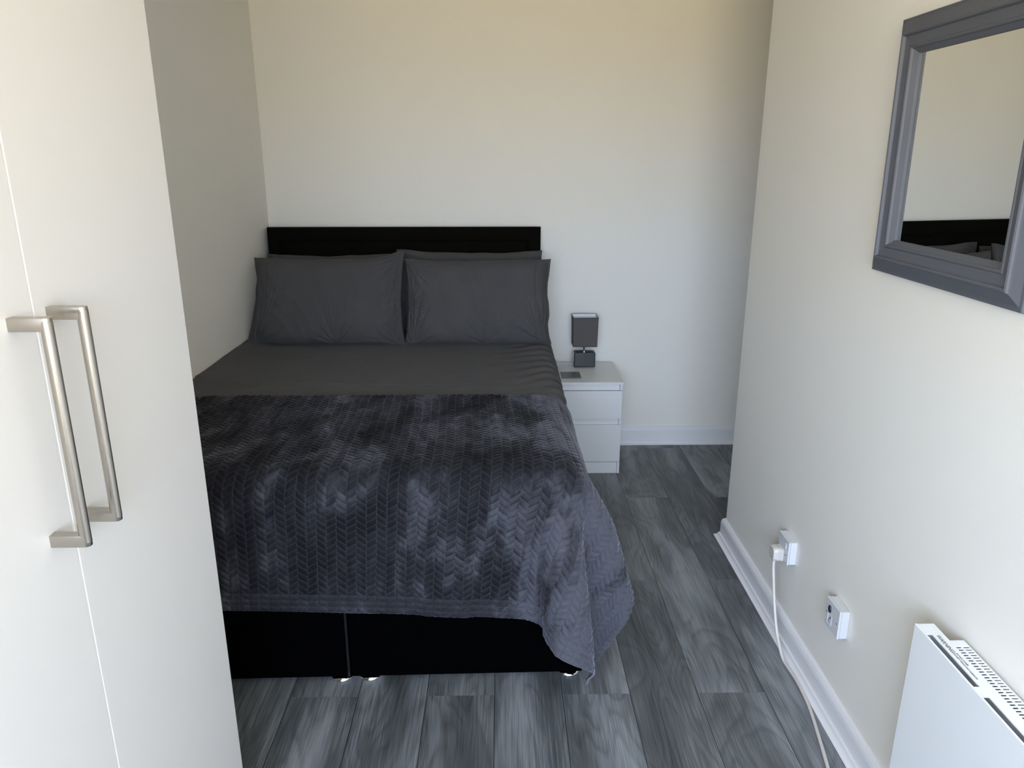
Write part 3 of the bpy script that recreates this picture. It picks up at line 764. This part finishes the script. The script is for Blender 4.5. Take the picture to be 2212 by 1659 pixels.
sw = plate('fused_switch', 'white square fused spur switch with black rocker near the heater', 'switch', 1.769, 1.853, 0.284, 0.371)
def fa(a, b): return 1.853-a*0.084, 0.371-b*0.087
y_, z_ = fa(.12, .5); screw(sw, y_, z_, xf); y_, z_ = fa(.87, .5); screw(sw, y_, z_, xf)
y_, z_ = fa(.31, .31)
bm = bmesh.new(); hx = [(-.0085, 0), (-.0055, .0105), (.0055, .0105), (.0085, 0), (.0055, -.0105), (-.0055, -.0105)]
lo = [bm.verts.new((xf, y_+a, z_+b)) for a, b in hx]; hi = [bm.verts.new((xf-0.003, y_+a*.85, z_+b*.85)) for a, b in hx]
bm.faces.new(lo); bm.faces.new(hi)
for k in range(6): bm.faces.new((lo[k], lo[(k+1) % 6], hi[(k+1) % 6], hi[k]))
obj('rocker', bm, M_dark, sw)
y_, z_ = fa(.36, .67)
bm = bmesh.new()
for (a, b, c_, d_) in ((-.012, .012, .0145, .0155), (-.012, .012, -.0155, -.0145), (-.012, -.0112, -.0145, .0145), (.0112, .012, -.0145, .0145)): bx(bm, xf-0.0012, xf+0.0002, y_+a, y_+b, z_+c_, z_+d_)
fz = obj('fuse_holder', bm, M_plas, sw)
def slash(bm, ya, za, yb2, zb2, wd_):
    d = Vector((0, yb2-ya, zb2-za)).normalized(); n_ = Vector((0, -d.z, d.y))*wd_
    a = Vector((xf-0.0006, ya, za)); b = Vector((xf-0.0006, yb2, zb2)); e = Vector((0.0007, 0, 0))
    q = [bm.verts.new(p) for p in (a+n_, a-n_, b-n_, b+n_)]; q2 = [bm.verts.new(p.co+e) for p in q]; bm.faces.new(q); bm.faces.new(q2)
    for k in range(4): bm.faces.new((q[k], q[(k+1) % 4], q2[(k+1) % 4], q2[k]))
bm = bmesh.new(); slash(bm, y_+0.004, z_-0.002, y_-0.004, z_+0.010, .0011); slash(bm, y_-0.007, z_+0.012, y_-0.0095, z_+0.004, .0009); slash(bm, y_+0.009, z_-0.006, y_+0.002, z_-0.012, .001)
bm2 = None
obj('fuse_marking', bm, M_dark, fz)
y_, z_ = fa(.74, .47)
bm = bmesh.new()
for k, ln in enumerate((.005, .008, .006, .008, .004)): bx(bm, xf-0.0004, xf+0.0001, y_-ln/2, y_+ln/2, z_-0.008+k*.003, z_-0.008+k*.003+.0008)
M_faint = noisy('faint_print', (0.50, 0.50, 0.53), 0.5, bump=0); obj('printing', bm, M_faint, sw)

# plug and flex
pc = thing('power_plug', 'cream plug and flex in the wall socket, trailing down over the skirting to the floor', 'plug', (0.905, 2.20, 0.30))
def rr(bm, x, cy, cz, wy, hz, r, n=6):
    out = []
    for (sy, sz, a0) in ((1, 1, 0), (-1, 1, 90), (-1, -1, 180), (1, -1, 270)):
        for k in range(n+1):
            a = math.radians(a0+90*k/n); out.append(bm.verts.new((x, cy+sy*(wy-r)+r*math.cos(a), cz+sz*(hz-r)+r*math.sin(a))))
    return out
bm = bmesh.new(); cy, cz = 2.203, 0.3105
secs = [(xf-0.0006, .0245, .0235, .010), (xf-0.006, .0248, .0240, .010), (xf-0.008, .0225, .0225, .010), (xf-0.010, .0225, .0225, .010), (xf-0.013, .0240, .0238, .012), (xf-0.030, .0215, .0225, .014), (xf-0.0325, .0195, .0205, .013)]
R2 = [rr(bm, s_[0], cy, cz, s_[1], s_[2], s_[3]) for s_ in secs]
for a, b in zip(R2, R2[1:]):
    for k in range(len(a)): bm.faces.new((a[k], a[(k+1) % len(a)], b[(k+1) % len(a)], b[k]))
bm.faces.new(R2[0]); bm.faces.new(R2[-1]); obj('plug_body', bm, M_cream, pc, 0.0006, smooth=True)
pts = [(0.908, 2.203, 0.290), (0.906, 2.196, 0.262), (0.906, 2.184, 0.225), (0.907, 2.162, 0.158), (0.907, 2.120, 0.080), (0.909, 2.086, 0.037), (0.911, 2.050, 0.010), (0.9135, 2.013, 0.0065),
       (0.917, 1.957, 0.0068), (0.9155, 1.89, 0.0062), (0.911, 1.83, 0.0045), (0.892, 1.719, 0.0045), (0.870, 1.604, 0.0045), (0.845, 1.48, 0.0045), (0.83, 1.36, 0.0045)]
bm = bmesh.new(); tube(bm, catmull(pts, 10), 0.0050, 14); obj('flex', bm, M_cream, pc, smooth=True)

# ------------------------------------------------------------------ panel heater
ht = thing('panel_heater', 'white electric panel heater with slotted top on the right wall', 'heater', (0.91, 1.02, 0.4))
HZt, Y1, Y0 = 0.621, 1.357, 0.68
SX0, SX1 = 0.8805, 0.8915
bm = bmesh.new(); bx(bm, 0.875, 0.8795, Y0, Y1, 0.19, HZt+0.001); obj('front_panel', bm, M_heat, ht, 0.0016, 3)
gaps = [(1.321, 1.159), (1.132, 0.960), (0.933, 0.772)]
bm = bmesh.new()
bx(bm, SX1, 0.9155, Y0, Y1-0.001, HZt-0.0025, HZt)                       # top strip behind the slots
prev = Y1-0.001
for a, b in gaps: bx(bm, 0.8796, SX1, a, prev, HZt-0.0025, HZt-0.0002); prev = b
bx(bm, 0.8796, SX1, Y0, prev, HZt-0.0025, HZt-0.0002)
bx(bm, 0.8796, 0.9155, Y1-0.003, Y1-0.001, 0.195, HZt-0.0026); bx(bm, 0.8796, 0.9155, Y0, Y0+0.002, 0.195, HZt-0.0026)
bx(bm, 0.914, 0.9155, Y0+0.002, Y1-0.003, 0.195, HZt-0.0026)
obj('casing', bm, M_heat, ht)
box_obj('interior_box', (0.8835, 0.913, Y0+0.01, Y1-0.02, 0.22, 0.585), M_black, ht)  # dark box put inside the casing, makes the front slots dark
# rear body with two rows of slots in its top
RY1, RY0, RX0, RX1 = 1.303, 0.735, 0.9157, 0.9485
bm = bmesh.new(); GZ = HZt-0.0035
bx(bm, RX0, RX1, RY1-0.002, RY1, 0.21, GZ); bx(bm, RX0, RX1, RY0, RY0+0.002, 0.21, GZ); bx(bm, RX1-0.0015, RX1, RY0+0.002, RY1-0.002, 0.21, GZ-0.002)
bx(bm, RX0, RX1, 1.286, RY1, GZ-0.0015, GZ+0.0001); bx(bm, RX0, RX1, RY0, 0.752, GZ-0.0015, GZ+0.0001)
for a, b in ((RX0, 0.9178), (0.9292, 0.9335), (0.9455, RX1)): bx(bm, a, b, 0.752, 1.286, GZ-0.0015, GZ)
y = 1.286; pit = 0.0083
while y > 0.76:
    for a, b in ((0.9178, 0.9292), (0.9335, 0.9455)): bx(bm, a, b, y-0.0034, y, GZ-0.0015, GZ)
    y -= pit
obj('rear_grille', bm, M_heat, ht)
box_obj('rear_interior', (RX0+0.001, RX1-0.002, RY0+0.003, RY1-0.003, 0.215, GZ-0.012), M_black, ht)
for yy in (1.20, 0.84): box_obj('wall_bracket', (RX1+0.0002, XR-0.0003, yy-0.03, yy+0.03, 0.30, 0.54), M_heat, ht)
def text(s, size, y, x, z, name):
    cu = bpy.data.curves.new(name, 'FONT'); cu.body = s; cu.size = size; cu.extrude = 0.00015
    o = bpy.data.objects.new(name, cu); COL.objects.link(o)
    dg = bpy.context.evaluated_depsgraph_get(); me = bpy.data.meshes.new_from_object(o.evaluated_get(dg)); bpy.data.objects.remove(o)
    me.materials.clear(); me.materials.append(M_ink)
    wd_ = max(v.co.x for v in me.vertices)
    M = Matrix(((0, 1, 0, x), (-1, 0, 0, y), (0, 0, 1, z), (0, 0, 0, 1)))
    me.transform(inv(ht) @ M); t = bpy.data.objects.new(name, me); link(t, ht); return wd_
for s, size, yy, xx in (('WARNING', 0.0118, 1.3155, 0.8965), ('DO NOT COVER', 0.0052, 1.2575, 0.9035), ('DO NOT TOUCH HOT SURFACES', 0.0052, 1.2575, 0.8975)):
    wd_ = text(s, size, yy, xx, HZt+0.0002, 'warning_text'); print(s, wd_)
bpy.context.view_layer.update()
